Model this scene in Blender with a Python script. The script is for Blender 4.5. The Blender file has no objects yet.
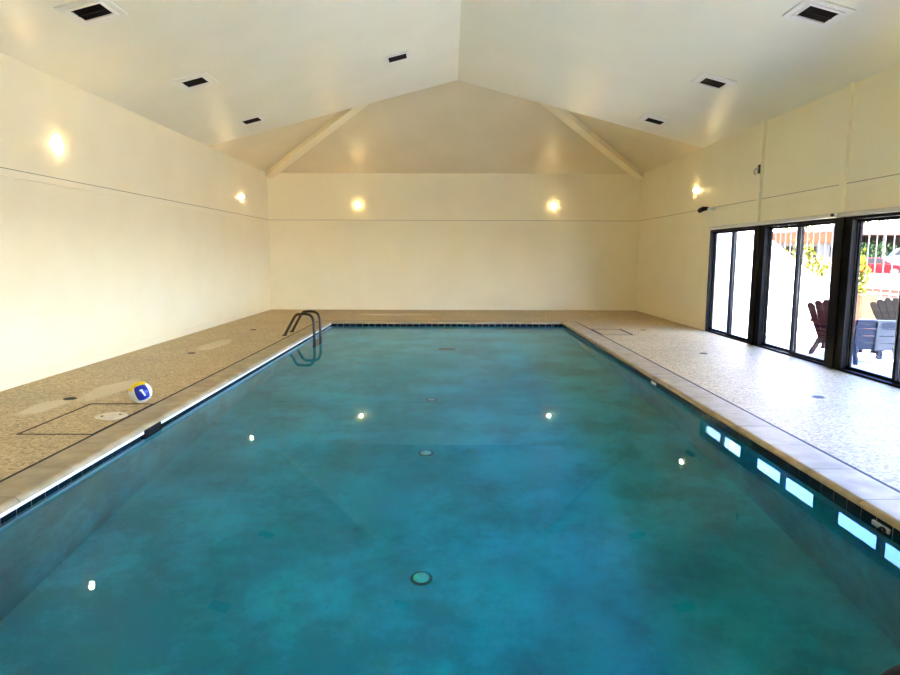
import bpy, bmesh, math, random
from mathutils import Vector, Matrix
random.seed(7)
PI = math.pi
sc = bpy.context.scene
col = sc.collection

# ---------------------------------------------------------------- room measures
XL, XR, ZE, YB, YF = -5.268, 5.521, 3.94, 18.84, -3.0
XA, ZA, YV = 0.16, 5.34, 14.33           # ridge line of the main ceiling, and where that ceiling ends
PL, PR, P0, P1 = -2.86, 2.73, 1.0, 15.30  # pool water edges
WZ = -0.085                               # water level
SL = (ZA - ZE) / (XA - XL)
SR = (ZA - ZE) / (XR - XA)

# ---------------------------------------------------------------- materials
def mat(name, colr, rough=0.5, metal=0.0, spec=0.5, emit=None, es=0.0):
    m = bpy.data.materials.new(name); m.use_nodes = True
    b = m.node_tree.nodes['Principled BSDF']
    b.inputs['Base Color'].default_value = (*colr, 1)
    b.inputs['Roughness'].default_value = rough
    b.inputs['Metallic'].default_value = metal
    b.inputs['Specular IOR Level'].default_value = spec
    if emit:
        b.inputs['Emission Color'].default_value = (*emit, 1)
        b.inputs['Emission Strength'].default_value = es
    return m

def N(m, t, **kw):
    n = m.node_tree.nodes.new(t)
    for k, v in kw.items(): setattr(n, k, v)
    return n
def L(m, a, b): m.node_tree.links.new(a, b)
def bsdf(m): return m.node_tree.nodes['Principled BSDF']

def noisy(m, c1, c2, scale, detail=4, lo=0.35, hi=0.65, bump=0.0, bscale=None, stretch=None):
    tc = N(m, 'ShaderNodeTexCoord'); vec = tc.outputs['Object']
    if stretch:
        mp = N(m, 'ShaderNodeMapping'); mp.inputs['Scale'].default_value = stretch
        L(m, vec, mp.inputs['Vector']); vec = mp.outputs['Vector']
    n = N(m, 'ShaderNodeTexNoise'); n.inputs['Scale'].default_value = scale; n.inputs['Detail'].default_value = detail
    L(m, vec, n.inputs['Vector'])
    r = N(m, 'ShaderNodeValToRGB')
    r.color_ramp.elements[0].position = lo; r.color_ramp.elements[0].color = (*c1, 1)
    r.color_ramp.elements[1].position = hi; r.color_ramp.elements[1].color = (*c2, 1)
    L(m, n.outputs['Fac'], r.inputs['Fac']); L(m, r.outputs['Color'], bsdf(m).inputs['Base Color'])
    if bump:
        n2 = N(m, 'ShaderNodeTexNoise'); n2.inputs['Scale'].default_value = bscale or scale; n2.inputs['Detail'].default_value = 3
        L(m, vec, n2.inputs['Vector'])
        b = N(m, 'ShaderNodeBump'); b.inputs['Strength'].default_value = bump; b.inputs['Distance'].default_value = 0.01
        L(m, n2.outputs['Fac'], b.inputs['Height']); L(m, b.outputs['Normal'], bsdf(m).inputs['Normal'])
    return m

WALLP = noisy(mat('wall_paint', (1, 1, 1), 0.36, spec=0.45), (0.85, 0.765, 0.52), (0.875, 0.795, 0.555), 1.3, bump=0.05, bscale=9)
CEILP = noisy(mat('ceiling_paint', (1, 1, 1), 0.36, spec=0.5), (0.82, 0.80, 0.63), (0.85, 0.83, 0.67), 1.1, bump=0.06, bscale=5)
TRIMP = mat('trim_paint', (0.865, 0.785, 0.55), 0.4)
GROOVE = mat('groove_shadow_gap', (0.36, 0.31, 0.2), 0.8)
WHITE = mat('white_enamel', (0.84, 0.82, 0.73), 0.4)
BRONZE = noisy(mat('black_bronze_frame', (0.02, 0.018, 0.016), 0.6, spec=0.1), (0.004, 0.004, 0.004), (0.008, 0.0075, 0.007), 6)
ALU = mat('satin_aluminium', (0.62, 0.61, 0.58), 0.38, 0.8)
STEEL = mat('dark_steel_tube', (0.04, 0.034, 0.028), 0.3, 0.8)
BLACK = mat('black_plastic', (0.008, 0.008, 0.008), 0.5, spec=0.15)
JOINT = mat('black_joint_filler', (0.018, 0.015, 0.012), 0.8)
TILE = noisy(mat('navy_glazed_tile', (0.01, 0.015, 0.03), 0.12), (0.004, 0.006, 0.010), (0.010, 0.016, 0.028), 3)
GROUT = mat('pale_grout', (0.42, 0.42, 0.40), 0.7)
BOND = mat('white_bond_coat', (0.80, 0.78, 0.72), 0.6)
LID = noisy(mat('ivory_plastic', (0.7, 0.64, 0.48), 0.5), (0.66, 0.6, 0.44), (0.76, 0.7, 0.54), 12)
BULB = mat('lamp_glass', (1, 1, 1), 0.3, emit=(1.0, 0.70, 0.34), es=165.0)
BRASS = mat('lamp_rim', (0.75, 0.68, 0.5), 0.35, 0.4)
CAVITY = mat('vent_black', (0.008, 0.008, 0.008), 0.9)
LOUVER = mat('vent_louver', (0.02, 0.018, 0.016), 0.7, spec=0.2)
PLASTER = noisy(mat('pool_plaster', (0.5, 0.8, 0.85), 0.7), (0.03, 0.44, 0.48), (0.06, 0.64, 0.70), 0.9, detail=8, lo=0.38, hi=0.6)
def algae_and_shade(m):
    # dark ragged stains, boosted towards the near end to stand in for dimmer light
    base = bsdf(m).inputs['Base Color'].links[0].from_socket
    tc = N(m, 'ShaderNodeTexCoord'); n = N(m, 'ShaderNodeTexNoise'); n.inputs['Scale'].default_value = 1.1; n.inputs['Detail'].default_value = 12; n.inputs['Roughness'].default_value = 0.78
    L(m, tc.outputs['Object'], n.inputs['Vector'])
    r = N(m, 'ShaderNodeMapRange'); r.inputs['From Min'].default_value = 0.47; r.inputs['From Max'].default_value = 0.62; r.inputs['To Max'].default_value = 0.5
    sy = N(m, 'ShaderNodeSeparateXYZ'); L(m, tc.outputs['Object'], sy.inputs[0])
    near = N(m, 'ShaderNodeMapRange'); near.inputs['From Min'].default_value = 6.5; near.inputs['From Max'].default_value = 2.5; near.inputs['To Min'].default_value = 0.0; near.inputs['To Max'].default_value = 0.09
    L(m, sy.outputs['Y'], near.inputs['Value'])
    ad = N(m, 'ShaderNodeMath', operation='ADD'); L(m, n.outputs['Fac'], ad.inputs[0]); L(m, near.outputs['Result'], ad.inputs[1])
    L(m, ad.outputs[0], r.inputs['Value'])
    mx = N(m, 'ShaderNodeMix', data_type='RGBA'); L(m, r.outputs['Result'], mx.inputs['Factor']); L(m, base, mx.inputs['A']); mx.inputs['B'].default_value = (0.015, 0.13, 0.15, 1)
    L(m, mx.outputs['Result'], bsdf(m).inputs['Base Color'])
algae_and_shade(PLASTER)
DRAINW = mat('drain_white', (0.95, 0.93, 0.80), 0.5)
DRAIND = mat('drain_dark', (0.05, 0.09, 0.09), 0.6)

# coping: brown pebble-sand stone
COPE = noisy(mat('coping_stone', (0.4, 0.3, 0.17), 0.5), (0.30, 0.22, 0.11), (0.42, 0.32, 0.18), 5, detail=6, bump=0.15, bscale=60)

def deck_material():
    m = mat('pebble_deck', (0.6, 0.5, 0.33), 0.5, spec=0.5)
    tc = N(m, 'ShaderNodeTexCoord'); v = tc.outputs['Object']
    vo = N(m, 'ShaderNodeTexVoronoi'); vo.inputs['Scale'].default_value = 46; L(m, v, vo.inputs['Vector'])
    sep = N(m, 'ShaderNodeSeparateColor'); L(m, vo.outputs['Color'], sep.inputs['Color'])
    r = N(m, 'ShaderNodeValToRGB'); cr = r.color_ramp
    cr.elements[0].position = 0.0; cr.elements[0].color = (0.252, 0.170, 0.066, 1)
    cr.elements[1].position = 1.0; cr.elements[1].color = (0.622, 0.474, 0.241, 1)
    for p, c in ((0.2, (0.361, 0.251, 0.104, 1)), (0.45, (0.470, 0.340, 0.153, 1)), (0.75, (0.530, 0.393, 0.186, 1))):
        e = cr.elements.new(p); e.color = c
    L(m, sep.outputs['Red'], r.inputs['Fac'])
    # pale repair patches with ragged edges, at fixed spots of the deck
    nz = N(m, 'ShaderNodeTexNoise'); nz.inputs['Scale'].default_value = 3.0; nz.inputs['Detail'].default_value = 4; L(m, v, nz.inputs['Vector'])
    last = None
    for (cx, cy, rx, ry) in ((-4.05, 7.5, 0.20, 0.62), (-4.27, 6.6, 0.17, 0.36), (-4.2, 11.35, 0.2, 0.7), (-1.5, 17.3, 1.1, 0.32)):
        mp = N(m, 'ShaderNodeMapping'); mp.inputs['Location'].default_value = (-cx / rx, -cy / ry, 0); mp.inputs['Scale'].default_value = (1 / rx, 1 / ry, 0)
        L(m, v, mp.inputs['Vector'])
        ln = N(m, 'ShaderNodeVectorMath', operation='LENGTH'); L(m, mp.outputs['Vector'], ln.inputs[0])
        ad = N(m, 'ShaderNodeMath', operation='ADD'); L(m, ln.outputs['Value'], ad.inputs[0]); L(m, nz.outputs['Fac'], ad.inputs[1])
        mr = N(m, 'ShaderNodeMapRange'); mr.inputs['From Min'].default_value = 1.3; mr.inputs['From Max'].default_value = 1.55
        mr.inputs['To Min'].default_value = 0.75; mr.inputs['To Max'].default_value = 0.0
        L(m, ad.outputs[0], mr.inputs['Value'])
        if last is None: last = mr.outputs['Result']
        else:
            mx = N(m, 'ShaderNodeMath', operation='MAXIMUM'); L(m, last, mx.inputs[0]); L(m, mr.outputs['Result'], mx.inputs[1]); last = mx.outputs[0]
    mix = N(m, 'ShaderNodeMix', data_type='RGBA')
    L(m, last, mix.inputs['Factor']); L(m, r.outputs['Color'], mix.inputs['A']); mix.inputs['B'].default_value = (0.68, 0.58, 0.40, 1)
    # broad wear
    n2 = N(m, 'ShaderNodeTexNoise'); n2.inputs['Scale'].default_value = 0.8; n2.inputs['Detail'].default_value = 5; L(m, v, n2.inputs['Vector'])
    mr2 = N(m, 'ShaderNodeMapRange'); mr2.inputs['From Min'].default_value = 0.3; mr2.inputs['From Max'].default_value = 0.7
    mr2.inputs['To Min'].default_value = 0.88; mr2.inputs['To Max'].default_value = 1.08; L(m, n2.outputs['Fac'], mr2.inputs['Value'])
    hs = N(m, 'ShaderNodeHueSaturation'); L(m, mr2.outputs['Result'], hs.inputs['Value']); L(m, mix.outputs['Result'], hs.inputs['Color'])
    L(m, hs.outputs['Color'], bsdf(m).inputs['Base Color'])
    b = N(m, 'ShaderNodeBump'); b.inputs['Strength'].default_value = 0.18; b.inputs['Distance'].default_value = 0.004
    L(m, vo.outputs['Distance'], b.inputs['Height']); L(m, b.outputs['Normal'], bsdf(m).inputs['Normal'])
    return m
DECK = deck_material()

def glass_material():
    m = bpy.data.materials.new('clear_pane'); m.use_nodes = True; nt = m.node_tree; nt.nodes.clear()
    out = N(m, 'ShaderNodeOutputMaterial'); mx = N(m, 'ShaderNodeMixShader')
    tr = N(m, 'ShaderNodeBsdfTransparent'); tr.inputs['Color'].default_value = (0.97, 0.98, 0.97, 1)
    gl = N(m, 'ShaderNodeBsdfGlossy'); gl.inputs['Roughness'].default_value = 0.0
    fr = N(m, 'ShaderNodeFresnel'); fr.inputs['IOR'].default_value = 1.45
    ge = N(m, 'ShaderNodeNewGeometry'); su = N(m, 'ShaderNodeMath', operation='SUBTRACT'); su.inputs[0].default_value = 1.0
    mu = N(m, 'ShaderNodeMath', operation='MULTIPLY')
    L(m, ge.outputs['Backfacing'], su.inputs[1]); L(m, fr.outputs['Fac'], mu.inputs[0]); L(m, su.outputs[0], mu.inputs[1])
    L(m, mu.outputs[0], mx.inputs['Fac']); L(m, tr.outputs[0], mx.inputs[1]); L(m, gl.outputs[0], mx.inputs[2])
    L(m, mx.outputs[0], out.inputs['Surface'])
    return m
PANE = glass_material()

def water_material():
    m = bpy.data.materials.new('pool_water'); m.use_nodes = True; nt = m.node_tree; nt.nodes.clear()
    out = N(m, 'ShaderNodeOutputMaterial')
    rf = N(m, 'ShaderNodeBsdfRefraction'); rf.inputs['IOR'].default_value = 1.333; rf.inputs['Roughness'].default_value = 0.0
    gl = N(m, 'ShaderNodeBsdfGlossy'); gl.inputs['Roughness'].default_value = 0.0; gl.inputs['Color'].default_value = (0.50, 0.80, 1.0, 1)
    fr = N(m, 'ShaderNodeFresnel'); fr.inputs['IOR'].default_value = 1.333; mx = N(m, 'ShaderNodeMixShader')
    L(m, fr.outputs['Fac'], mx.inputs['Fac']); L(m, rf.outputs[0], mx.inputs[1]); L(m, gl.outputs[0], mx.inputs[2])
    L(m, mx.outputs[0], out.inputs['Surface'])
    a = N(m, 'ShaderNodeVolumeAbsorption'); a.inputs['Color'].default_value = (0.0, 0.86, 0.92, 1); a.inputs['Density'].default_value = 0.9
    L(m, a.outputs[0], out.inputs['Volume'])
    return m
WATER = water_material()

# ---------------------------------------------------------------- mesh helpers
class MB:
    def __init__(s): s.bm = bmesh.new(); s.mi = 0
    def face(s, vs):
        f = s.bm.faces.new(vs); f.material_index = s.mi; return f
    def box(s, x0, x1, y0, y1, z0, z1, M=None):
        P = [Vector((x, y, z)) for z in (z0, z1) for y in (y0, y1) for x in (x0, x1)]
        if M: P = [M @ p for p in P]
        v = [s.bm.verts.new(p) for p in P]
        for q in ((0, 2, 3, 1), (4, 5, 7, 6), (0, 1, 5, 4), (2, 6, 7, 3), (0, 4, 6, 2), (1, 3, 7, 5)):
            s.face([v[i] for i in q])
        return s
    def prism(s, poly, axis, a0, a1, M=None):
        # poly: 2D points; axis 'x','y','z' = extrusion axis
        def pt(p, a):
            q = {'x': (a, p[0], p[1]), 'y': (p[0], a, p[1]), 'z': (p[0], p[1], a)}[axis]
            q = Vector(q); return M @ q if M else q
        A = [s.bm.verts.new(pt(p, a0)) for p in poly]; B = [s.bm.verts.new(pt(p, a1)) for p in poly]
        n = len(poly)
        s.face(A[::-1]); s.face(B)
        for i in range(n): s.face([A[i], A[(i + 1) % n], B[(i + 1) % n], B[i]])
        return s
    def tube(s, pts, r, n=10, closed=False):
        pts = [Vector(p) for p in pts]; rings = []
        t0 = (pts[1] - pts[0]).normalized()
        up = Vector((0, 0, 1)) if abs(t0.z) < 0.9 else Vector((1, 0, 0))
        u = t0.cross(up).normalized()
        for i, p in enumerate(pts):
            a = pts[max(0, i - 1)]; b = pts[min(len(pts) - 1, i + 1)]
            t = (b - a).normalized()
            u = (u - t * u.dot(t)).normalized(); w = t.cross(u)
            rr = r[i] if isinstance(r, (list, tuple)) else r
            rings.append([s.bm.verts.new(p + (u * math.cos(2 * PI * k / n) + w * math.sin(2 * PI * k / n)) * rr) for k in range(n)])
        for A, B in zip(rings, rings[1:]):
            for k in range(n): s.face([A[k], A[(k + 1) % n], B[(k + 1) % n], B[k]])
        s.face(rings[0][::-1]); s.face(rings[-1])
        return s
    def lathe(s, prof, M=None, n=24):
        # prof: (r, h) list, around local z
        rings = []
        for r, h in prof:
            ring = []
            for k in range(n):
                p = Vector((max(r, 1e-4) * math.cos(2 * PI * k / n), max(r, 1e-4) * math.sin(2 * PI * k / n), h))
                ring.append(s.bm.verts.new(M @ p if M else p))
            rings.append(ring)
        for A, B in zip(rings, rings[1:]):
            for k in range(n): s.face([A[k], A[(k + 1) % n], B[(k + 1) % n], B[k]])
        s.face(rings[0][::-1]); s.face(rings[-1])
        return s
    def build(s, name, m, parent=None, smooth=False, bevel=0.0, loc=None, rot=None):
        bmesh.ops.recalc_face_normals(s.bm, faces=s.bm.faces)
        me = bpy.data.meshes.new(name); s.bm.to_mesh(me); s.bm.free()
        for q in (m if isinstance(m, (list, tuple)) else [m]): me.materials.append(q)
        if smooth:
            for p in me.polygons: p.use_smooth = True
        o = bpy.data.objects.new(name, me); col.objects.link(o)
        if parent: o.parent = parent
        if loc: o.location = loc
        if rot: o.rotation_euler = rot
        if bevel:
            b = o.modifiers.new('bevel', 'BEVEL'); b.width = bevel; b.segments = 2; b.limit_method = 'ANGLE'
        if smooth:
            try:
                w = o.modifiers.new('wn', 'WEIGHTED_NORMAL'); w.keep_sharp = True
            except Exception: pass
        return o

def tag(o, label, cat, group=None, kind=None):
    o['label'] = label; o['category'] = cat
    if group: o['group'] = group
    if kind: o['kind'] = kind
    return o
def thing(name, label, cat, loc=(0, 0, 0), rot=(0, 0, 0), group=None):
    o = bpy.data.objects.new(name, None); col.objects.link(o); o.empty_display_size = 0.1
    o.location = loc; o.rotation_euler = rot
    return tag(o, label, cat, group)
def struct(o, label=None, cat=None):
    o['kind'] = 'structure'
    if label: o['label'] = label
    if cat: o['category'] = cat
    return o
def dup(root, loc, rot=None, label=None):
    r = root.copy(); col.objects.link(r); r.location = loc
    if rot is not None: r.rotation_euler = rot
    if label: r['label'] = label
    for ch in list(root.children):
        c = ch.copy(); col.objects.link(c); c.parent = r
        for g in list(ch.children):
            d = g.copy(); col.objects.link(d); d.parent = c
    return r
def smooth_path(pts, n=6):
    P = [Vector(p) for p in pts]; out = []
    for i in range(len(P) - 1):
        p0 = P[max(0, i - 1)]; p1 = P[i]; p2 = P[i + 1]; p3 = P[min(len(P) - 1, i + 2)]
        for k in range(n):
            t = k / n
            out.append(0.5 * ((2 * p1) + (p2 - p0) * t + (2 * p0 - 5 * p1 + 4 * p2 - p3) * t * t + (3 * p1 - p0 - 3 * p2 + p3) * t ** 3))
    out.append(P[-1]); return out

# ================================================================ THE ROOM
W = 0.2
JL, JR, JN, JF = PL - 0.32, PR + 0.36, P0 - 0.34, P1 + 0.30     # deck edge round the coping
# deck with the pool cut out
m = MB()
m.box(XL - W, JL, YF - W, YB + W, -0.2, 0); m.box(JR, XR + 0.06, YF - W, YB + W, -0.2, 0)
m.box(JL, JR, YF - W, JN, -0.2, 0); m.box(JL, JR, JF, YB + W, -0.2, 0)
struct(m.build('floor', DECK), 'tan pebble aggregate pool deck around the water', 'floor')

m = MB(); m.box(XL - W, XL, YF - W, YB + W, 0, 4.6); struct(m.build('wall_left', WALLP), 'long cream wall on the left', 'wall')
m = MB(); m.box(XL, XR, YB, YB + W, 0, 4.6); struct(m.build('wall_back', WALLP), 'cream end wall beyond the pool', 'wall')
m = MB(); m.box(XL, XR, YF - W, YF, 0, 6.0); struct(m.build('wall_front', WALLP), 'cream wall behind the camera', 'wall')
WY1, WY0, WT = 13.68, -0.78, 2.145          # glazed stretch of the right wall
m = MB()
m.box(XR, XR + W, WY1, YB + W, 0, 4.6); m.box(XR, XR + W, YF - W, WY0, 0, 4.6); m.box(XR, XR + W, WY0, WY1, WT, 4.6)
struct(m.build('wall_right', WALLP), 'cream wall above and beyond the glazing', 'wall')

# main gable ceiling (two thick slopes) and the steeper hipped end behind it
m = MB()
T = 0.10
m.prism([(XL - W, ZE - W * SL), (XA, ZA), (XA, ZA + T), (XL - W, ZE - W * SL + T)], 'y', YF - W, YV)
m.prism([(XA, ZA), (XR + W, ZE - W * SR), (XR + W, ZE - W * SR + T), (XA, ZA + T)], 'y', YF - W, YV)
struct(m.build('ceiling', CEILP), 'painted gable ceiling over the pool', 'ceiling')
TS = 0.42                                   # rise of the hipped end per metre
HX = (XR - XL) / 2; XM = (XL + XR) / 2; YH = YB - HX; ZH = ZE + TS * HX
m = MB(); bm = m.bm
def V(*p): return bm.verts.new(p)
a, b = V(XL, YB, ZE), V(XR, YB, ZE); ap = V(XM, YH, ZH)
c, d = V(XL, YH, ZE), V(XR, YH, ZE)
m.face([a, b, ap]); m.face([c, a, ap]); m.face([b, d, ap])
# wall that shuts the roof space off above the main ceiling
hb = m
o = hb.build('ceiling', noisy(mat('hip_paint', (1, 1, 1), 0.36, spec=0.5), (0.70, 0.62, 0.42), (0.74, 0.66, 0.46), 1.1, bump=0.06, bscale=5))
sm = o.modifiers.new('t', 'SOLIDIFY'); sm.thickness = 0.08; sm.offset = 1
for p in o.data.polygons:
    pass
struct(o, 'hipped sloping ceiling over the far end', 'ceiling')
m = MB(); m.prism([(XL, ZE + 0.02), (XA, ZA + 0.02), (XR, ZE + 0.02), (XR, ZH + 0.1), (XL, ZH + 0.1)], 'y', YV - 0.12, YV - 0.02); struct(m.build('wall_gable', CEILP), 'wall closing the roof space above the ceiling', 'wall')

def hip_beam(sx, name, label):
    x0 = XL if sx < 0 else XR
    A = Vector((x0, YB, ZE)); B = Vector((XM, YH, ZH)); dr = (B - A).normalized()
    side = dr.cross(Vector((0, 0, 1))).normalized(); dn = side.cross(dr).normalized()
    if dn.z > 0: dn = -dn
    m = MB(); w, hh = 0.13, 0.17
    vs = []
    for P in (A + dr * 0.02, B - dr * 0.1):
        vs.append([m.bm.verts.new(P + side * i * w + dn * j) for i, j in ((-1, -0.03), (1, -0.03), (1, hh), (-1, hh))])
    A_, B_ = vs
    m.face(A_[::-1]); m.face(B_)
    for i in range(4): m.face([A_[i], A_[(i + 1) % 4], B_[(i + 1) % 4], B_[i]])
    return struct(m.build(name, TRIMP, bevel=0.01), label, 'beam')
hip_beam(-1, 'trim_1', 'painted hip beam rising from the left far corner')
hip_beam(1, 'trim_2', 'painted hip beam rising from the right far corner')

# band of trim round the walls
def band(name, label, pts):
    m = MB()
    for (x0, x1, y0, y1) in pts:
        m.mi = 0; m.box(x0, x1, y0, y1, 2.515, 2.60)
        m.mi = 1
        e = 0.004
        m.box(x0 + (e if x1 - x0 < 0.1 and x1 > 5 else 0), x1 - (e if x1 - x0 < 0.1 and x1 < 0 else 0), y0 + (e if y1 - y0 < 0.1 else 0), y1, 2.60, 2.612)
    return struct(m.build(name, [TRIMP, GROOVE]), label, 'trim')
band('trim_3', 'thin painted band along the left wall', [(XL, XL + 0.012, YF, YB)])
band('trim_4', 'thin painted band along the far wall', [(XL + 0.012, XR - 0.012, YB - 0.012, YB)])
band('trim_5', 'thin painted band along the right wall', [(XR - 0.012, XR, YF, YB)])
m = MB(); m.box(XL, XL + 0.012, YF, YB, 0, 0.12); struct(m.build('baseboard_left', TRIMP, bevel=0.004))
m = MB(); m.box(XL + 0.012, XR - 0.012, YB - 0.012, YB, 0, 0.12); struct(m.build('baseboard_back', TRIMP, bevel=0.004))
m = MB(); m.box(XR - 0.012, XR, WY1, YB - 0.012, 0, 0.12); struct(m.build('baseboard_right', TRIMP, bevel=0.004))

# ---------------------------------------------------------------- glazing on the right
posts = [11.51 - 2.44 * k for k in range(-1, 6)]     # post centres; the first is the half post at the far jamb
posts[0] = 13.76
PW = 0.165
DX0, DX1 = XR - 0.01, XR + 0.13
# pilaster strips above the posts
n = 6
for y in posts[1:4]:
    m = MB(); m.box(XR - 0.05, XR, y + 0.0, y + 0.11, 2.21, ZE + 0.008)
    struct(m.build('trim_%d' % n, TRIMP, bevel=0.004), 'painted upright strip on the wall above a window post', 'trim'); n += 1
# black posts between windows and black rails
for i, y in enumerate(posts[1:]):
    m = MB(); m.box(DX0, DX1, y - PW, y + PW, 0, WT)
    m.box(DX0 - 0.025, DX0, y - 0.05, y + 0.05, 0, WT)
    struct(m.build('trim_%d' % n, BRONZE, bevel=0.004), 'black post between sliding windows', 'post'); n += 1
# silver rail over the glazing
m = MB(); m.box(XR - 0.06, XR + 0.0, WY0, WY1 - 0.05, 2.15, 2.21)
struct(m.build('trim_%d' % n, ALU, bevel=0.008), 'silver rail along the top of the glazing', 'rail'); n += 1
def window(i, y0, y1):
    # outer frame
    f = MB()
    f.box(DX0, DX1, y0, y1, 0.0, 0.03); f.box(DX0, DX1, y0, y1, WT - 0.04, WT)
    f.box(DX0, DX1, y0, y0 + 0.04, 0.03, WT - 0.04); f.box(DX0, DX1, y1 - 0.04, y1, 0.03, WT - 0.04)
    fo = struct(f.build('window_%d' % i, BRONZE, bevel=0.004), 'black framed two panel sliding window in the right wall', 'window')
    mid = (y0 + y1) / 2
    for (a, b, xx) in ((y0 + 0.04, mid + 0.035, XR + 0.03), (mid - 0.035, y1 - 0.04, XR + 0.075)):
        s = MB(); st = 0.055
        s.box(xx, xx + 0.035, a, a + st, 0.03, WT - 0.04); s.box(xx, xx + 0.035, b - st, b, 0.03, WT - 0.04)
        s.box(xx, xx + 0.035, a + st, b - st, 0.03, 0.07); s.box(xx, xx + 0.035, a + st, b - st, WT - 0.04 - 0.04, WT - 0.04)
        so = s.build('sash', BRONZE, fo, bevel=0.003)
        # pale vinyl bead on the stiles
        g = MB()
        g.box(xx - 0.004, xx + 0.002, b - st + 0.036, b - st + 0.05, 0.08, WT - 0.09); g.box(xx - 0.004, xx + 0.002, a + 0.012, a + 0.026, 0.08, WT - 0.09)
        g.build('bead', ALU, so)
        p = MB(); p.box(xx + 0.014, xx + 0.020, a + st - 0.005, b - st + 0.005, 0.065, WT - 0.075)
        p.build('pane', PANE, so)
edges = [13.68] + posts[1:]
for i in range(6):
    y1 = (13.68 if i == 0 else posts[i] - PW); y0 = posts[i + 1] + PW
    window(i + 1, y0, y1)

# ================================================================ THE POOL
ZD0, ZD1 = -1.62, -1.15                       # floor level near end, far end
m = MB(); q = 0.2
bx0, bx1 = PL - 0.01, PR + 0.01
m.box(PL - q, PL, P0 - q, P1 + q, -2.3, -0.05); m.box(PR, PR + q, P0 - q, P1 + q, -2.3, -0.05)
m.box(PL, PR, P0 - q, P0, -2.3, -0.05); m.box(PL, PR, P1, P1 + q, -2.3, -0.05)
m.prism([(P0, ZD0), (P1, ZD1), (P1, -2.3), (P0, -2.3)], 'x', PL, PR)
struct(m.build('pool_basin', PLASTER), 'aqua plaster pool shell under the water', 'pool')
def zfloor(y): return ZD0 + (ZD1 - ZD0) * (y - P0) / (P1 - P0)

# waterline tiles: grout backing with single tiles on it
m = MB(); t = 0.008; zt0, zt1 = -0.21, -0.06
def tile_row(axis, fixed, inward, a0, a1, zt1=-0.036):
    m.mi = 1
    if axis == 'y': m.box(min(fixed, fixed + inward * 0.004), max(fixed, fixed + inward * 0.004), a0, a1, zt0, zt1)
    else: m.box(a0, a1, min(fixed, fixed + inward * 0.004), max(fixed, fixed + inward * 0.004), zt0, zt1)
    m.mi = 0; k = a0; p = 0.152
    while k < a1 - 0.03:
        e = min(k + p - 0.008, a1)
        lo, hi = sorted((fixed, fixed + inward * t))
        if axis == 'y': m.box(lo, hi, k, e, zt0 + 0.004, zt1 - 0.004)
        else: m.box(k, e, lo, hi, zt0 + 0.004, zt1 - 0.004)
        k += p
tile_row('y', PL, 1, P0, P1, -0.06); tile_row('y', PR, -1, P0, P1); tile_row('x', P0, 1, PL + 0.01, PR - 0.01); tile_row('x', P1, -1, PL + 0.01, PR - 0.01)
struct(m.build('waterline_tile_band', [TILE, GROUT]), 'row of dark navy tiles at the waterline', 'tile band')

# white bond line between the coping and the tiles
m = MB()
zb0, zb1 = -0.06, -0.03
m.box(PL - 0.2, PL + 0.018, P0, P1, zb0, zb1)
struct(m.build('bond_beam', BOND), 'white band under the left coping stones', 'pool edge')

# coping: bullnosed stones, one ring
m = MB()
def cope_profile(w):                         # (inward distance, z): 0 at the deck joint, w at the nose
    pts = [(0.012, -0.05), (0.012, 0.002), (0.06, 0.007), (w - 0.07, 0.008)]
    for k in range(1, 8):
        a = PI / 2 * (1 - k / 7)
        pts.append((w - 0.048 + 0.048 * math.cos(a), -0.034 + 0.042 * math.sin(a)))
    pts += [(w - 0.02, -0.04), (0.1, -0.05)]
    return pts
def cope_side(axis, joint, sgn, w, a0, a1, step=0.61):
    prof = [(joint + sgn * d, z) for d, z in cope_profile(w)]
    k = a0
    while k < a1 - 0.02:
        e = min(k + step, a1)
        m.prism(prof, axis, k + 0.003, e - 0.003)
        k = e
wl, wr = (PL + 0.022) - JL, JR - (PR - 0.022)
cope_side('y', JL, 1, wl, P0 - 0.0, P1 + 0.0); cope_side('y', JR, -1, wr, P0, P1)
def cope_end(joint, sgn, w, x0, x1):
    prof = [(joint + sgn * d, z) for d, z in cope_profile(w)]
    k = x0
    while k < x1 - 0.02:
        e = min(k + 0.61, x1); m.prism(prof, 'x', k + 0.003, e - 0.003); k = e
cope_end(JN, 1, P0 + 0.022 - JN, JL + 0.012, JR - 0.012); cope_end(JF, -1, JF - P1 + 0.022, JL + 0.012, JR - 0.012)
struct(m.build('pool_coping', COPE), 'bullnosed tan coping stones edging the pool', 'coping')
m = MB()                                      # dark bed that shows in the joints
for (x0, x1, y0, y1) in ((JL - 0.011, JL + 0.02, JN, JF), (JR - 0.02, JR + 0.011, JN, JF), (JL, JR, JN - 0.011, JN + 0.02), (JL, JR, JF - 0.02, JF + 0.011)):
    m.box(x0, x1, y0, y1, -0.1, 0.003)
for (x0, x1, y0, y1) in ((JL + 0.02, PL - 0.03, P0, P1), (PR + 0.03, JR - 0.02, P0, P1)):
    m.box(x0, x1, y0, y1, -0.05, -0.004)
struct(m.build('coping_joint', JOINT), 'black joint between the coping and the deck', 'joint')

# water
m = MB(); m.box(PL - 0.03, PR + 0.03, P0 - 0.03, P1 + 0.03, -2.2, WZ)
tag(m.build('pool_water', WATER), 'still turquoise water filling the swimming pool', 'water', kind='stuff')

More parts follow.
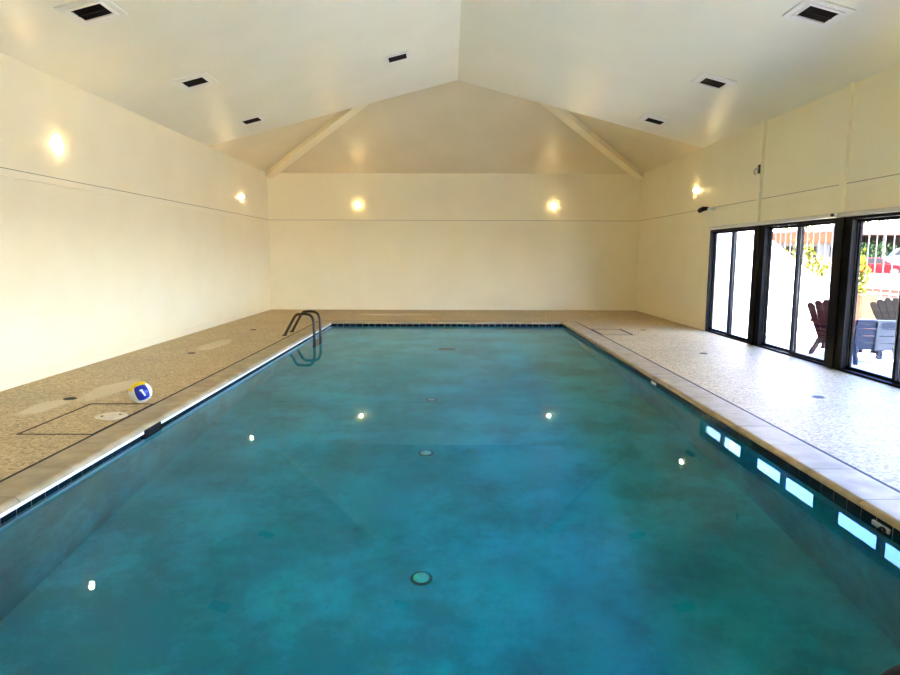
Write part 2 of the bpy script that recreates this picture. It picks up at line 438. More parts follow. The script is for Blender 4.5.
# fittings on the pool floor
G = 'round drains on the pool floor'
def floor_drain(x, y, label, r=0.06):
    t = thing('pool_drain', label, 'drain', (x, y, zfloor(y)), (math.atan2(ZD1 - ZD0, P1 - P0), 0, 0), G)
    a = MB(); a.lathe([(r + 0.022, 0.0), (r + 0.022, 0.008), (r, 0.014), (r, 0.0)]); a.build('rim', DRAIND, t)
    b = MB(); b.lathe([(r, 0.002), (r, 0.02), (r * 0.6, 0.026), (0.0, 0.028)]); b.build('cover', DRAINW, t, smooth=True)
floor_drain(-0.20, 4.42, 'pale round drain on the pool floor, nearest the camera')
floor_drain(-0.25, 6.68, 'pale round drain on the pool floor, middle of three')
floor_drain(-0.25, 8.72, 'pale round drain on the pool floor, farthest and faintest', 0.05)
t = thing('pool_inlet', 'dark oblong inlet grate on the far pool floor', 'grate', (-0.05, 12.7, zfloor(12.7)))
a = MB(); a.box(-0.17, 0.17, -0.12, 0.12, 0, 0.02); a.build('plate', DRAIND, t)
a = MB()
for k in range(6): a.box(-0.15, 0.15, -0.1 + k * 0.036, -0.085 + k * 0.036, 0.02, 0.028)
a.build('grille', BLACK, t)

# skimmer mouths in the tile band
t = thing('skimmer_mouth', 'black skimmer opening in the left tile band by the ball', 'skimmer', (PL, 5.95, -0.075), group='skimmers in the tile band')
a = MB(); a.box(-0.05, 0.026, -0.16, 0.16, -0.09, 0.05); a.build('opening', BLACK, t)
a = MB(); a.box(0.026, 0.03, -0.17, 0.17, -0.095, -0.075); a.box(0.026, 0.03, -0.17, -0.155, -0.075, 0.045); a.box(0.026, 0.03, 0.155, 0.17, -0.075, 0.045); a.build('frame', BLACK, t)
t = thing('return_fitting', 'white return fitting with dark ring in the right tile band', 'pool fitting', (PR, 3.83, -0.07), group='skimmers in the tile band')
a = MB(); a.box(-0.02, 0.01, -0.08, 0.08, -0.06, 0.0); a.build('plate', GROUT, t, bevel=0.004)
Mx = Matrix.Translation((-0.02, -0.035, -0.03)) @ Matrix.Rotation(-PI / 2, 4, 'Y')
a = MB(); a.lathe([(0.022, 0), (0.022, 0.012), (0.03, 0.012), (0.03, 0)], Mx); a.build('ring', BLACK, t)
t = MB(); t.box(PR - 0.013, PR - 0.006, 8.25, 8.45, -0.14, -0.062); tag(t.build('marker_tile', WHITE), 'small white marker tile in the right tile band', 'tile')

# ---------------------------------------------------------------- ladder
def ladder():
    t = thing('pool_ladder', 'dark steel pool ladder with two hooped handrails at the far left', 'ladder', (-2.87, 12.95, 0))
    for y in (-0.3, 0.3):
        p = smooth_path([(-0.42, y, 0.0), (-0.30, y, 0.22), (-0.19, y, 0.40), (-0.10, y, 0.43), (0.03, y, 0.43), (0.12, y, 0.39), (0.165, y, 0.28), (0.172, y, 0.1), (0.172, y, -0.1), (0.17, y, -0.5), (0.16, y, -1.1)], 6)
        a = MB(); a.tube(p, 0.027, 12); h = a.build('handrail', STEEL, t, smooth=True)
        b = MB(); b.lathe([(0.05, 0.0), (0.05, 0.012), (0.03, 0.028), (0.026, 0.028)], Matrix.Translation((-0.42, y, 0)), 18); b.build('flange', STEEL, h, smooth=True)
    for z in (-0.42, -0.70, -0.98):
        a = MB(); a.box(0.115, 0.215, -0.3, 0.3, z, z + 0.025); a.build('tread', STEEL, t, bevel=0.006)
ladder()
# near rail that pokes into the corner
t = thing('grab_rail', 'black curved grab rail at the near right corner of the picture', 'rail', (0, 0, 0))
p = smooth_path([(0.62, 0.3, 0.0), (0.72, 0.62, 0.66), (0.90, 1.02, 0.83), (1.02, 1.27, 0.70), (1.075, 1.42, 0.585), (1.08, 1.50, 0.45), (1.07, 1.6, 0.1), (1.06, 1.66, -0.5)], 8)
a = MB(); a.tube(p, 0.026, 14); a.build('tube', BLACK, t, smooth=True)
b = MB(); b.lathe([(0.055, 0), (0.055, 0.012), (0.035, 0.03), (0.03, 0.03)], Matrix.Translation((0.62, 0.3, 0)), 18); b.build('flange', BLACK, t)

# ---------------------------------------------------------------- things on the deck
def volleyball():
    R = 0.118
    bm = bmesh.new(); bmesh.ops.create_cube(bm, size=2.0)
    bmesh.ops.subdivide_edges(bm, edges=bm.edges[:], cuts=17, use_grid_fill=True)
    for f in bm.faces:
        c = f.calc_center_median(); ax = max(range(3), key=lambda i: abs(c[i])); sg = c[ax] > 0
        n = [q / max(abs(r) for r in c) for q in c]
        if ax == 1: k = (0, 1, 0)[0 if n[0] < -0.72 else (1 if n[0] < 0.78 else 2)]
        elif ax == 2: k = 0 if not sg else (2, 2, 0)[0 if n[1] < 0.1 else (1 if n[1] < 0.6 else 2)]
        else: k = (0, 0, 2)[0 if n[2] < -0.2 else (1 if n[2] < 0.5 else 2)] if not sg else (0, 1, 0)[0 if n[1] < -0.4 else (1 if n[1] < 0.4 else 2)]
        f.material_index = k
        f.smooth = True
    for v in bm.verts:
        c = v.co; ax = max(range(3), key=lambda i: abs(c[i])); tcoord = c[(ax + 1) % 3]
        e = min(abs(abs(tcoord) - 1 / 3), abs(1 - abs(tcoord)))
        v.co = c.normalized() * (R - (0.0025 if e < 0.03 else 0))
    me = bpy.data.meshes.new('volleyball'); bm.to_mesh(me); bm.free()
    for q in (mat('ball_white', (0.86, 0.82, 0.70), 0.45), mat('ball_blue', (0.004, 0.018, 0.25), 0.35), mat('ball_yellow', (0.90, 0.66, 0.01), 0.4)): me.materials.append(q)
    o = bpy.data.objects.new('volleyball', me); col.objects.link(o)
    return tag(o, 'blue, yellow and white volleyball resting on the left deck', 'ball')
ball = volleyball()
ball.location = (-3.35, 6.80, 0.118)
ball.rotation_euler = (-0.10, -0.30, 0.62)
m = MB(); g = []
for i in range(9):
    a = -0.34 + 0.68 * i / 8
    row = []
    for q in (-0.09, 0.09):
        wd = q * (1.5 if i > 6 else 0.8) + a * -0.25
        d = Vector((math.sin(wd + 0.08), -1, math.tan(a))).normalized() * 0.1188; row.append(m.bm.verts.new(d))
    g.append(row)
for A_, B_ in zip(g, g[1:]): m.face([A_[0], A_[1], B_[1], B_[0]])
mk = m.build('mark', WHITE, ball); mk['label'] = 'white slanted mark on the blue panel'

t = thing('skimmer_hatch', 'round ivory skimmer hatch set in the left deck near the ball', 'hatch', (-3.36, 6.2, 0.0))
a = MB(); a.lathe([(0.15, 0.0), (0.15, 0.008), (0.142, 0.012), (0.0, 0.012)], n=32); a.build('disc', LID, t)
for hx, hy in ((0.07, 0.04), (-0.07, -0.04)):
    a = MB(); a.lathe([(0.014, 0.012), (0.014, 0.016), (0.0, 0.016)], Matrix.Translation((hx, hy, 0)), 10); a.build('finger_hole', BLACK, t)

def drain(x, y, label):
    t = thing('deck_drain', label, 'drain', (x, y, 0), group='small dark drains in the deck')
    a = MB(); a.lathe([(0.07, 0.0), (0.07, 0.004), (0.06, 0.006), (0.06, 0.0)], n=20); a.build('rim', STEEL, t)
    a = MB(); a.lathe([(0.058, 0.0), (0.058, 0.004), (0, 0.004)], n=20); a.build('grate', BLACK, t)
drain(-4.23, 6.98, 'small dark drain in the left deck, nearest the camera')
drain(-4.22, 10.33, 'small dark drain in the left deck, second from the camera')
drain(-4.21, 13.63, 'small dark drain in the left deck, farthest from the camera')
drain(4.23, 7.17, 'small dark drain in the right deck, nearest the camera')
drain(4.21, 10.45, 'small dark drain in the right deck, second from the camera')
drain(4.21, 13.78, 'small dark drain in the right deck, farthest from the camera')

def hatch(x0, x1, y0, y1, label, w=0.016):
    t = thing('deck_hatch', label, 'hatch', ((x0 + x1) / 2, (y0 + y1) / 2, 0), group='square hatches in the deck')
    hx, hy = (x1 - x0) / 2, (y1 - y0) / 2
    a = MB()
    a.box(-hx, hx, -hy - w / 2, -hy + w / 2, -0.02, 0.003); a.box(-hx, hx, hy - w / 2, hy + w / 2, -0.02, 0.003)
    a.box(-hx - w / 2, -hx + w / 2, -hy - w / 2, hy + w / 2, -0.02, 0.003); a.box(hx - w / 2, hx + w / 2, -hy - w / 2, hy + w / 2, -0.02, 0.003)
    a.build('joint_strip', JOINT, t)
hatch(-3.86, JL - 0.01, 5.56, 6.74, 'black jointed square panel in the left deck near the ball', 0.022)
hatch(JR + 0.02, 3.74, 12.92, 13.92, 'black jointed square panel in the right far deck', 0.05)

# ---------------------------------------------------------------- wall lights
def wall_light(loc, rz, label):
    t = thing('wall_light', label, 'lamp', loc, (0, 0, rz), 'small round wall lights')
    R = Matrix.Rotation(PI / 2, 4, 'Y')       # local x points into the room
    a = MB(); a.lathe([(0.066, 0.0), (0.066, 0.006), (0.056, 0.010), (0.05, 0.010)], R, 24); a.build('mount', BRASS, t, smooth=True)
    a = MB(); a.lathe([(0.050, 0.008)] + [(0.055 * math.cos(k * PI / 12), 0.012 + 0.04 * math.sin(k * PI / 12)) for k in range(0, 7)], R, 24); a.build('bulb', BULB, t, smooth=True)
wall_light((XL, 8.85, 3.06), 0, 'glowing wall light high on the left wall, nearest the camera')
wall_light((XL, 16.5, 3.06), 0, 'glowing wall light high on the left wall, near the far corner')
wall_light((XL, 1.2, 3.06), 0, 'unseen wall light added on the left wall beside the camera')  # out of view; added at the row's spacing for more warm light
wall_light((-2.66, YB, 3.04), -PI / 2, 'glowing wall light on the far wall, left one')
wall_light((3.01, YB, 3.02), -PI / 2, 'glowing wall light on the far wall, right one')
wall_light((XR, 14.62, 3.06), PI, 'glowing wall light on the right wall beyond the windows')
wall_light((XR, 6.97, 3.06), PI, 'unseen wall light added on the right wall above the near windows')  # out of view; added to light up the left wall opposite
wall_light((XR, -0.7, 3.06), PI, 'unseen wall light added on the right wall behind the camera')  # also unseen, continues the row to brighten the left wall

# ---------------------------------------------------------------- ceiling vents
def vent(x, y, label, panel=(0.54, 0.56), grille=(0.33, 0.30)):
    left = x < XA
    z = ZE + SL * (x - XL) if left else ZE + SR * (XR - x)
    ang = -math.atan(SL) if left else math.atan(SR)
    t = thing('ceiling_vent', label, 'vent', (x, y, z), (0, ang, 0), 'air vents in the sloping ceiling')
    px, py = panel[0] / 2, panel[1] / 2; gx, gy = grille[0] / 2, grille[1] / 2
    a = MB()
    def ring(ox, oy, ix, iy, z0, z1):
        a.box(-ox, ox, -oy, -iy, z0, z1); a.box(-ox, ox, iy, oy, z0, z1); a.box(-ox, -ix, -iy, iy, z0, z1); a.box(ix, ox, -iy, iy, z0, z1)
    ring(px, py, gx, gy, -0.016, 0.0); ring(px - 0.07, py - 0.08, gx, gy, -0.028, -0.016)
    a.build('panel', WHITE, t, bevel=0.004)
    a = MB(); a.box(-gx, gx, -gy, gy, -0.006, 0.0); a.build('duct', CAVITY, t)
    a = MB(); k = -gy + 0.015
    while k < gy - 0.01:
        a.box(-gx, gx, k, k + 0.004, -0.024, -0.008); k += 0.032
    a.box(-gx, gx, -0.008, 0.008, -0.027, -0.012)
    a.build('louvers', LOUVER, t)
for i, y in enumerate((7.47, 10.35, 13.22)):
    wh = ('nearest the camera', 'middle one', 'farthest one')[i]
    vent(-3.965, y, 'white vent with black grille on the left ceiling slope, ' + wh)
    vent(4.115, y + 0.07 if i else 7.55, 'white vent with black grille on the right ceiling slope, ' + wh)
vent(-0.93, 11.76, 'small black vent near the ceiling ridge', (0.46, 0.44), (0.38, 0.36))

# ---------------------------------------------------------------- bits on the right wall
t = thing('security_camera', 'small black camera on a white bracket above the far window', 'camera', (XR, 13.55, 2.56))
a = MB(); a.box(-0.03, 0, -0.05, 0.05, -0.05, 0.05); a.build('base', WHITE, t, bevel=0.006)
a = MB(); a.tube([(-0.03, 0, 0.0), (-0.09, 0.04, 0.02), (-0.13, 0.10, 0.02)], 0.018, 10); a.build('arm', WHITE, t, smooth=True)
a = MB(); a.tube([(-0.12, 0.06, 0.03), (-0.16, 0.18, 0.03), (-0.19, 0.30, 0.0)], [0.035, 0.05, 0.05], 14); a.build('body', BLACK, t, smooth=True)
a = MB(); a.tube([(-0.03, -0.06, 0.01), (-0.10, -0.2, 0.02), (-0.13, -0.32, 0.0)], [0.02, 0.035, 0.035], 12); a.build('spotlight', ALU, t, smooth=True)
a = MB(); a.box(-0.012, 0, -0.012, 0.012, -0.36, -0.05); a.build('conduit', WHITE, t)
t = thing('wall_hook', 'small dark metal hook on the upright strip over the windows', 'hook', (XR - 0.05, 11.56, 3.12))
a = MB(); a.box(-0.02, 0, -0.03, 0.03, -0.07, 0.08); a.build('plate', STEEL, t)
a = MB(); a.tube(smooth_path([(-0.02, 0, 0.03), (-0.08, 0, 0.0), (-0.1, 0, -0.05), (-0.06, 0, -0.09)], 5), 0.012, 8); a.build('peg', ALU, t, smooth=True)
t = thing('rail_bracket', 'small metal bracket on the silver rail above a window post', 'bracket', (XR - 0.06, 9.2, 2.18))
a = MB(); a.box(-0.025, 0, -0.05, 0.05, -0.035, 0.035); a.build('plate', ALU, t, bevel=0.005)
a = MB(); a.tube([(-0.05, 0, 0), (-0.02, 0, 0)], 0.022, 12); a.build('knob', STEEL, t)

# ================================================================ OUTSIDE
PATIO = noisy(mat('patio_concrete', (0.6, 0.6, 0.6), 0.85), (0.56, 0.555, 0.56), (0.66, 0.655, 0.66), 2.5, detail=6)
STUCCO = noisy(mat('white_stucco', (0.85, 0.85, 0.85), 0.9), (0.84, 0.83, 0.81), (0.88, 0.87, 0.86), 3, bump=0.2, bscale=60)
EARTH = noisy(mat('dry_bank', (0.5, 0.4, 0.25), 0.95), (0.13, 0.10, 0.066), (0.19, 0.155, 0.11), 2.2, detail=6)
BRICKM = mat('orange_brick', (0.06, 0.025, 0.012), 0.85, spec=0.1)
def brickify(m, c1, c2, mortar, scale):
    tc = N(m, 'ShaderNodeTexCoord'); mp = N(m, 'ShaderNodeMapping'); mp.inputs['Rotation'].default_value = (PI / 2, 0, 0)
    L(m, tc.outputs['Object'], mp.inputs['Vector'])
    b = N(m, 'ShaderNodeTexBrick'); b.inputs['Scale'].default_value = scale
    b.inputs['Color1'].default_value = (*c1, 1); b.inputs['Color2'].default_value = (*c2, 1); b.inputs['Mortar'].default_value = (*mortar, 1)
    L(m, mp.outputs['Vector'], b.inputs['Vector']); L(m, b.outputs['Color'], bsdf(m).inputs['Base Color'])
brickify(BRICKM, (0.06, 0.022, 0.010), (0.07, 0.03, 0.015), (0.07, 0.06, 0.05), 4.5)

m = MB(); m.box(XR + 0.06, 10.6, -14, 30, -0.25, -0.03); struct(m.build('ground', PATIO), 'pale concrete patio outside the windows', 'patio')
m = MB(); bm = m.bm
prof = [(10.6, -0.03), (12.0, 0.0), (14.5, 0.06), (17.0, 0.10), (20.0, 0.10), (140.0, 0.10)]
prev = None
for (x, z) in prof:
    r = [bm.verts.new((x, y, z)) for y in (-60, 0, 30, 160)]
    if prev:
        for k in range(3): m.face([prev[k], r[k], r[k + 1], prev[k + 1]])
    prev = r
o = m.build('ground', EARTH); o.modifiers.new('t', 'SOLIDIFY').thickness = 0.3; struct(o, 'dry tan bank rising to the street', 'ground')
# stucco wing wall with its sloping top
m = MB()
m.prism([(XR + 0.14, -0.03), (9.1, -0.03), (9.1, 0.28), (7.95, 1.08), (6.65, 2.10), (6.2, 2.46), (XR + 0.14, 2.98)], 'y', 13.70, 13.95)
struct(m.build('wall_wing', STUCCO), 'white stucco wing wall with a sloping top outside', 'wall')
# roof overhang outside
m = MB(); m.box(XR + W, XR + 0.5, -4, 19, 3.8, 3.9); struct(m.build('trim_%d' % n, STUCCO), 'roof overhang outside the windows', 'eave'); n += 1

# adirondack chairs
def painted(name, c):
    return noisy(mat(name, c, 0.7, spec=0.03), tuple(q * 0.8 for q in c), tuple(min(1, q * 1.15) for q in c), 14, stretch=(4, 1, 1))
def slat(mb, P0_, P1_, w0, w1, t, facing):
    # flat board from P0 to P1, widths w0/w1 along x, thickness t along facing, rounded far end
    A, B = Vector(P0_), Vector(P1_); d = (B - A); f = Vector(facing).normalized(); sx = Vector((1, 0, 0))
    pts = [A - sx * w0 / 2, A + sx * w0 / 2, B + sx * w1 / 2 - d * 0.05, B + sx * w1 / 4, B - sx * w1 / 4, B - sx * w1 / 2 - d * 0.05]
    F = [mb.bm.verts.new(p + f * t / 2) for p in pts]; K = [mb.bm.verts.new(p - f * t / 2) for p in pts]
    mb.face(F); mb.face(K[::-1]); q = len(pts)
    for i in range(q): mb.face([F[i], F[(i + 1) % q], K[(i + 1) % q], K[i]])
def adirondack(loc, rz, m_, label):
    t = thing('adirondack_chair', label, 'chair', loc, (0, 0, rz), 'garden chairs on the patio')
    b = MB(); k = 6
    for i in range(k):
        u = (i - (k - 1) / 2) / ((k - 1) / 2)
        x0 = u * 0.20; x1 = u * 0.31; hgt = 0.93 - 0.09 * u * u
        s = hgt / 0.93
        slat(b, (x0, -0.26, 0.22), (x1, -0.26 - 0.40 * s, 0.22 + (0.93 - 0.22) * s), 0.076, 0.116, 0.022, (0, 0.87, 0.49))
    b.build('backrest', m_, t)
    a = MB()
    for i in range(6):
        y = 0.30 - i * 0.105; z = 0.37 - i * 0.027
        a.box(-0.27, 0.27, y - 0.046, y + 0.046, z - 0.011, z + 0.011)
    a.build('seat', m_, t)
    for s in (-1, 1):
        a = MB(); a.box(s * 0.29 - 0.022, s * 0.29 + 0.022, 0.20, 0.30, 0, 0.56); a.build('leg', m_, t, bevel=0.004)
        a = MB(); a.prism([(0.30, 0.355), (0.30, 0.25), (-0.10, 0.14), (-0.52, 0.0), (-0.64, 0.0), (-0.60, 0.06), (-0.28, 0.22)], 'x', s * 0.255 - 0.018, s * 0.255 + 0.018); a.build('leg', m_, t)
        a = MB(); a.prism([(s * 0.25, 0.36), (s * 0.40, 0.34), (s * 0.40, 0.12), (s * 0.34, -0.42), (s * 0.28, -0.42)], 'z', 0.56, 0.583); a.build('arm', m_, t)
    a = MB(); a.box(-0.34, 0.34, -0.46, -0.42, 0.52, 0.57); a.build('brace', m_, t)
    a = MB(); a.box(-0.24, 0.24, -0.29, -0.26, 0.16, 0.24); a.build('seat_rail', m_, t)
    return t
MAROON = painted('maroon_paint', (0.026, 0.004, 0.006)); DARKG = painted('charcoal_paint', (0.0016, 0.0016, 0.002)); GREYB = painted('grey_blue_paint', (0.018, 0.024, 0.038))
adirondack((6.70, 10.9, -0.03), -PI / 4, MAROON, 'maroon slatted garden chair outside, half hidden by a window post')
adirondack((7.45, 10.2, -0.03), PI - 0.1, DARKG, 'charcoal slatted garden chair outside behind the grey one')

t = thing('garden_chair', 'grey-blue slatted garden chair outside, seen from behind', 'chair', (6.52, 9.72, -0.03), (0, 0, -0.2), 'garden chairs on the patio')
b = MB()
Mb = Matrix.Translation((0, -0.05, 0.21)) @ Matrix.Rotation(0.16, 4, 'X')
for i in (-1, 1):
    for j in range(4):
        b.box(i * 0.15 - 0.135, i * 0.15 + 0.135, -0.012, 0.012, 0.112 * j + 0.006, 0.112 * j + 0.107, Mb)
b.build('backrest', GREYB, t)
a = MB()
a.box(-0.025, 0.025, -0.04, -0.014, 0.0, 0.45, Mb); a.box(-0.30, -0.265, -0.02, 0.03, -0.05, 0.47, Mb); a.box(0.265, 0.30, -0.02, 0.03, -0.05, 0.47, Mb)
a.box(-0.3, 0.3, -0.035, 0.03, 0.447, 0.47, Mb); a.build('back_frame', GREYB, t)
a = MB()
for j in range(5): a.box(-0.27, 0.27, 0.02 + j * 0.105, 0.112 + j * 0.105, 0.25 + j * 0.02, 0.272 + j * 0.02)
a.build('seat', GREYB, t)
for s in (-1, 1):
    a = MB(); p = smooth_path([(s * 0.27, -0.03, 0.36), (s * 0.275, -0.07, 0.22), (s * 0.29, -0.14, 0.10), (s * 0.32, -0.24, 0.0)], 4)
    a.tube(p, [0.045 - 0.0012 * q for q in range(len(p))], 6); a.build('leg', GREYB, t)
    a = MB(); a.box(s * 0.29 - 0.03, s * 0.29 + 0.03, 0.44, 0.52, 0, 0.56); a.build('leg', GREYB, t)
    a = MB(); a.prism([(s * 0.26, 0.58), (s * 0.40, 0.56), (s * 0.40, 0.2), (s * 0.33, -0.16), (s * 0.26, -0.16)], 'z', 0.56, 0.585); a.build('arm', GREYB, t)

# striped towel over the arm of the maroon chair
def towel():
    m = MB(); bm = m.bm
    prof = [(0.0, 0.30), (0.0, 0.44), (0.0, 0.562), (0.03, 0.592), (0.13, 0.596), (0.20, 0.592), (0.225, 0.56), (0.228, 0.40), (0.23, 0.22)]
    nx = 10; g = []
    for i in range(nx + 1):
        y = i / nx * 0.38
        g.append([bm.verts.new((px - 0.02 + 0.008 * math.sin(i * 1.3 + k), y, pz + 0.004 * math.sin(i * 0.9))) for k, (px, pz) in enumerate(prof)])
    for i in range(nx):
        for k in range(len(prof) - 1):
            m.mi = (0, 1, 0, 2, 0, 1, 0, 2, 0, 2)[i]
            m.face([g[i][k], g[i + 1][k], g[i + 1][k + 1], g[i][k + 1]])
    o = m.build('towel', [mat('towel_white', (0.09, 0.088, 0.09), 0.9), mat('towel_blue', (0.012, 0.016, 0.05), 0.9), mat('towel_red', (0.05, 0.005, 0.01), 0.9)])
    o.modifiers.new('t', 'SOLIDIFY').thickness = 0.012
    return o
tw = towel(); tw.location = (6.78, 10.54, -0.03); tw.rotation_euler = (0, 0, -PI / 4)
tag(tw, 'red, white and blue striped towel over the maroon chair arm', 'towel')

# picket fence beyond the patio
FENCE = mat('pale_fence_metal', (0.07, 0.07, 0.072), 0.6, spec=0.2)
t = thing('picket_fence', 'thin pale metal picket fence between the patio and the bank', 'fence', (10.2, 0, -0.03))
a = MB(); a.box(-0.02, 0.02, -2, 22, 0.12, 0.16); a.box(-0.02, 0.02, -2, 22, 2.35, 2.40); a.build('rails', FENCE, t)
for k in range(70):
    a = MB(); y = 1.0 + k * 0.3; a.box(-0.009, 0.009, y - 0.009, y + 0.009, 0.03, 2.55); a.build('picket', FENCE, t)

m = MB(); m.box(8.12, 8.42, 12.55, 12.85, -0.03, 0.86); tag(m.build('brick_planter', BRICKM), 'low orange brick planter block outside behind the chairs', 'planter')
for i, x in enumerate((13.8, 16.0, 18.2)):
    m = MB(); zz = (0.03, 0.06, 0.09)[i]
    m.box(x, x + 0.25, 12, 34, zz - 0.1, zz + 0.16)
    tag(m.build('garden_edging', BRICKM, bevel=0.02), 'low brick edging on the bank, %s from the patio' % ('first', 'second', 'third')[i], 'edging', 'brick edgings on the bank')

# foliage
def leaf_mat(name, c1, c2):
    m = noisy(mat(name, c1, 0.7, spec=0.05), c1, c2, 2.4, lo=0.3, hi=0.7)
    return m
LEAFY = leaf_mat('yellow_green_leaf', (0.055, 0.068, 0.003), (0.14, 0.13, 0.010)); LEAFG = leaf_mat('green_leaf', (0.006, 0.018, 0.005), (0.015, 0.035, 0.009))
BARK = mat('bark', (0.02, 0.013, 0.008), 0.9, spec=0.1)
def crown(c, r, nl, size, rnd):
    m = MB()
    for _ in range(nl):
        while True:
            d = Vector((rnd.uniform(-1, 1), rnd.uniform(-1, 1), rnd.uniform(-1, 1)))
            if 0.25 < d.length < 1: break
        d *= 1 + 0.15 * rnd.uniform(-1, 1)
        p = Vector(c) + Vector((d.x * r[0], d.y * r[1], d.z * r[2]))
        R = Matrix.Rotation(rnd.uniform(0, 6.3), 3, 'Z') @ Matrix.Rotation(rnd.uniform(-1.2, 1.2), 3, 'X')
        s = size * rnd.uniform(0.6, 1.3)
        v = [m.bm.verts.new(p + R @ Vector(q)) for q in ((-s * 0.4, 0, 0), (0, -s, 0.1 * s), (s * 0.4, 0, 0), (0, s, 0.1 * s))]
        m.face(v)
    return m
def plant(name, x, y, z, r, h, leaf, label, cat, nl, size, group, trunk=0.05, base=None):
    rnd = random.Random(int(x * 131 + y * 17))
    t = thing(name, label, cat, (x, y, z), group=group)
    zc = h - r[2] if base is None else base
    crown((0, 0, zc), r, nl, size, rnd).build('foliage', leaf, t)
    a = MB(); a.tube([(0, 0, -0.05), (0.03, 0.02, zc * 0.5), (0, 0, zc)], [trunk, trunk * 0.8, trunk * 0.5], 8); a.build('trunk', BARK, t)
for i, (x, y, rr, h) in enumerate(((7.15, 15.3, 0.62, 2.1), (8.42, 15.3, 0.55, 1.95), (9.42, 15.0, 0.38, 1.8))):
    plant('shrub', x, y, -0.03, (rr, rr * 0.9, h * 0.48), h, LEAFY, ('yellow-green shrub just past the top of the white wing wall', 'yellow-green shrub behind the low part of the wing wall', 'yellow-green shrub at the end of the wing wall')[i], 'shrub', 900, 0.09, 'shrubs behind the wing wall', 0.03)
for i, (x, y) in enumerate(((36.2, 57.5), (40.4, 60.5))):
    plant('hedge_bush', x, y, 0.1, (1.7, 1.4, 1.5), 2.9, LEAFG, ('dark green bush behind the red car, left one', 'dark green bush behind the red car, right one')[i], 'bush', 900, 0.16, 'bushes behind the red car', 0.08)
for i, (x, y, h) in enumerate(((46.5, 86, 6.6), (54.5, 87, 6.9), (60.5, 88, 7.2))):
    plant('street_tree', x, y, 0.1, (2.6, 2.6, 2.0), h, LEAFG if i % 2 else LEAFY, ('tree over the orange roof beyond the street', 'tree behind the pink carport roof', 'far tree at the right of the carport')[i], 'tree', 1300, 0.26, 'trees along the street', 0.16)

# cars
def car(loc, rz, paint, label, name='car'):
    t = thing(name, label, 'car', loc, (0, 0, rz), 'cars parked on the street')
    Lc, Wd = 4.3, 1.74
    side = [(-2.15, 0.32), (-2.13, 0.72), (-2.0, 0.92), (-1.25, 0.98), (-0.4, 1.0), (0.75, 0.98), (1.5, 0.86), (2.02, 0.72), (2.15, 0.5), (2.1, 0.3), (1.75, 0.24), (-1.75, 0.24)]
    a = MB(); a.prism([(x, z) for x, z in side], 'y', -Wd / 2, Wd / 2); a.build('body', paint, t, bevel=0.06)
    cab = [(-1.55, 0.96), (-1.0, 1.36), (-0.5, 1.43), (0.2, 1.42), (0.55, 1.3), (1.05, 0.95)]
    a = MB(); a.prism(cab, 'y', -Wd / 2 + 0.14, Wd / 2 - 0.14); a.build('cabin', paint, t, bevel=0.05)
    g = MB(); win = [(-1.3, 1.02), (-0.92, 1.31), (-0.5, 1.36), (0.2, 1.35), (0.46, 1.25), (0.82, 1.02)]
    g.prism(win, 'y', -Wd / 2 + 0.13, Wd / 2 - 0.13)
    g.prism([(0.62, 1.27), (1.07, 0.99), (1.02, 0.97), (0.56, 1.26)], 'y', -Wd / 2 + 0.22, Wd / 2 - 0.22); g.prism([(-1.57, 0.99), (-1.05, 1.36), (-1.0, 1.33), (-1.5, 0.98)], 'y', -Wd / 2 + 0.22, Wd / 2 - 0.22)
    g.build('windows', CARGLASS, t)
    for x in (-1.35, 1.32):
        for s in (-1, 1):
            R = Matrix.Translation((x, s * (Wd / 2 - 0.1), 0.31)) @ Matrix.Rotation(PI / 2, 4, 'X')
            w = MB(); w.lathe([(0.31, -0.1), (0.31, 0.11), (0.2, 0.11), (0.2, -0.1)], R, 20); wo = w.build('wheel', TYRE, t)
            w = MB(); w.lathe([(0.2, -0.115), (0.2, 0.12), (0.05, 0.13), (0.0, 0.13)], R, 16); w.build('hubcap', ALU, wo)
    for s in (-1, 1):
        a = MB(); a.box(2.06, 2.16, s * 0.62 - 0.18, s * 0.62 + 0.18, 0.55, 0.68); a.build('headlight', WHITE, t, bevel=0.02)
    return t
CARGLASS = mat('car_glass', (0.008, 0.010, 0.012), 0.3, spec=0.15); TYRE = mat('tyre', (0.015, 0.015, 0.015), 0.8)
car((33.1, 50.0, 0.1), -0.62, mat('red_car_paint', (0.05, 0.001, 0.003), 0.4, spec=0.1), 'red car parked on the street beyond the fence')
v = car((38.8, 54.0, 0.1), -0.5, mat('pale_blue_car_paint', (0.04, 0.05, 0.075), 0.4, spec=0.1), 'tall pale blue van parked behind the red car', 'van'); v.scale = (1.0, 1.0, 1.62)
car((34.3, 45.2, 0.1), -0.62, mat('black_car_paint', (0.004, 0.005, 0.007), 0.4, spec=0.08), 'black car right of the red one')

# buildings
ROOFO = mat('orange_roof', (0.055, 0.018, 0.008), 0.8, spec=0.1); ROOFP = mat('pink_roof', (0.07, 0.045, 0.043), 0.8, spec=0.1); PALEW = mat('pale_wall', (0.10, 0.095, 0.085), 0.9, spec=0.1); DARKW = mat('dark_opening', (0.006, 0.004, 0.004), 0.8, spec=0.05)
t = thing('house', 'distant low house with an orange roof beyond the shrubs', 'house', (40.5, 72, 0.1))
a = MB(); a.box(-5, 4, 0, 6, 0, 3.1); a.build('wall', PALEW, t)
a = MB(); a.prism([(-5.5, 3.0), (4.5, 3.0), (4.2, 4.2), (-5.2, 4.2)], 'y', -0.6, 6.6); a.build('roof', ROOFO, t)
for x in (-3.2, -0.5, 2.0):
    a = MB(); a.box(x, x + 1.0, -0.05, 0.02, 1.4, 2.6); a.build('window', DARKW, t)
t = thing('carport', 'pink roofed carport beyond the parked cars', 'carport', (51, 74, 0.1))
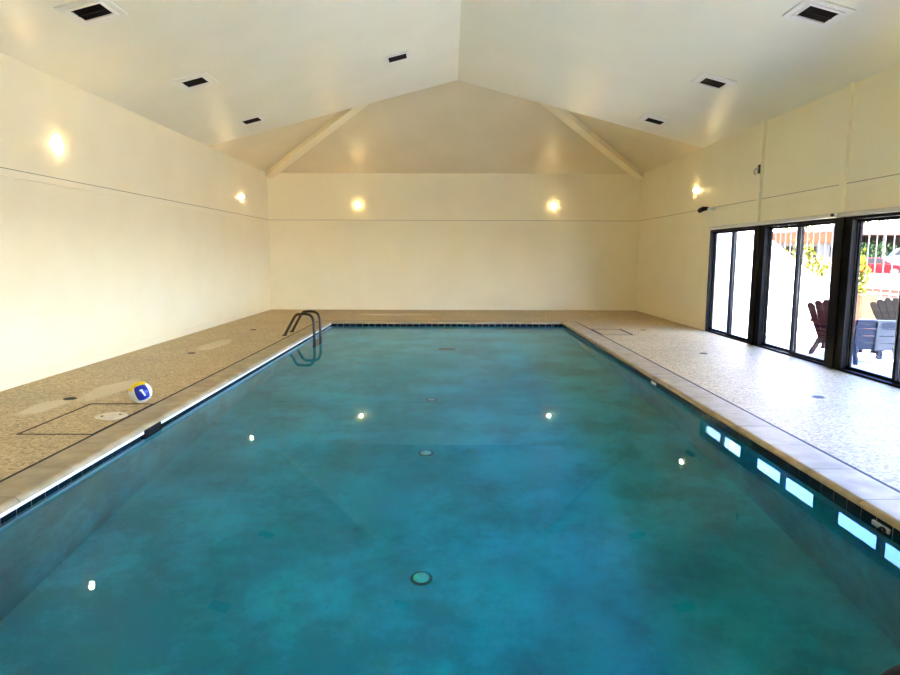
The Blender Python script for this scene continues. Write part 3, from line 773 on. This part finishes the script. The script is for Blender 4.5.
a = MB(); a.prism([(-5, 4.0), (6, 4.0), (5.8, 5.3), (-4.8, 5.3)], 'y', 0, 6); a.build('roof', ROOFP, t)
a = MB(); a.box(-4.8, 5.8, 5.6, 5.8, 0, 4.05); a.build('wall', DARKW, t)
for x in (-4.6, -1.0, 2.4, 5.6):
    a = MB(); a.box(x - 0.08, x + 0.08, 0.3, 0.46, 0, 4.05); a.build('post', PALEW, t)

# ================================================================ LIGHT
w = bpy.data.worlds.new('sky'); sc.world = w; w.use_nodes = True
bg = w.node_tree.nodes['Background']; bg.inputs['Strength'].default_value = 27.0
wt = w.node_tree; tc = wt.nodes.new('ShaderNodeTexCoord'); sx = wt.nodes.new('ShaderNodeSeparateXYZ'); rp = wt.nodes.new('ShaderNodeValToRGB')
wt.links.new(tc.outputs['Generated'], sx.inputs[0]); wt.links.new(sx.outputs['Z'], rp.inputs['Fac']); wt.links.new(rp.outputs['Color'], bg.inputs['Color'])
rp.color_ramp.elements[0].position = 0.0; rp.color_ramp.elements[0].color = (1.05, 1.05, 1.0, 1)
rp.color_ramp.elements[1].position = 0.62; rp.color_ramp.elements[1].color = (0.10, 0.18, 0.50, 1)
for p, c in ((0.16, (0.46, 0.68, 1.25, 1)), (0.38, (0.20, 0.32, 0.85, 1))):
    e = rp.color_ramp.elements.new(p); e.color = c
sun = bpy.data.lights.new('sun', 'SUN'); sun.energy = 150.0; sun.angle = 0.01; sun.color = (1.0, 0.90, 0.74)
so = bpy.data.objects.new('sun', sun); col.objects.link(so)
so.rotation_euler = Vector((0.12, 0.36, -0.92)).to_track_quat('-Z', 'Y').to_euler()

# ================================================================ CAMERA
cd = bpy.data.cameras.new('camera'); cam = bpy.data.objects.new('camera', cd); col.objects.link(cam); sc.camera = cam
cd.sensor_fit = 'HORIZONTAL'; cd.sensor_width = 36.0; cd.lens = 638.5 / 900 * 36.0; cd.clip_start = 0.05; cd.clip_end = 500
pitch, yaw, roll = 0.128, -0.001, -0.003
cam.matrix_world = Matrix.Translation((0, 0, 1.6)) @ Matrix.Rotation(yaw, 4, 'Z') @ Matrix.Rotation(PI / 2 - pitch, 4, 'X') @ Matrix.Rotation(-roll, 4, 'Z')

vs = sc.view_settings; sc.display_settings.display_device = 'sRGB'
vs.view_transform = 'Standard'; vs.look = 'None'; vs.gamma = 1.0; vs.use_curve_mapping = False
vs.exposure = 0.15
cy = sc.cycles
cy.use_denoising = True; cy.max_bounces = 14; cy.diffuse_bounces = 6; cy.glossy_bounces = 5; cy.transmission_bounces = 10; cy.transparent_max_bounces = 16
cy.caustics_refractive = True; cy.caustics_reflective = True; cy.sample_clamp_indirect = 25.0; cy.blur_glossy = 0.0
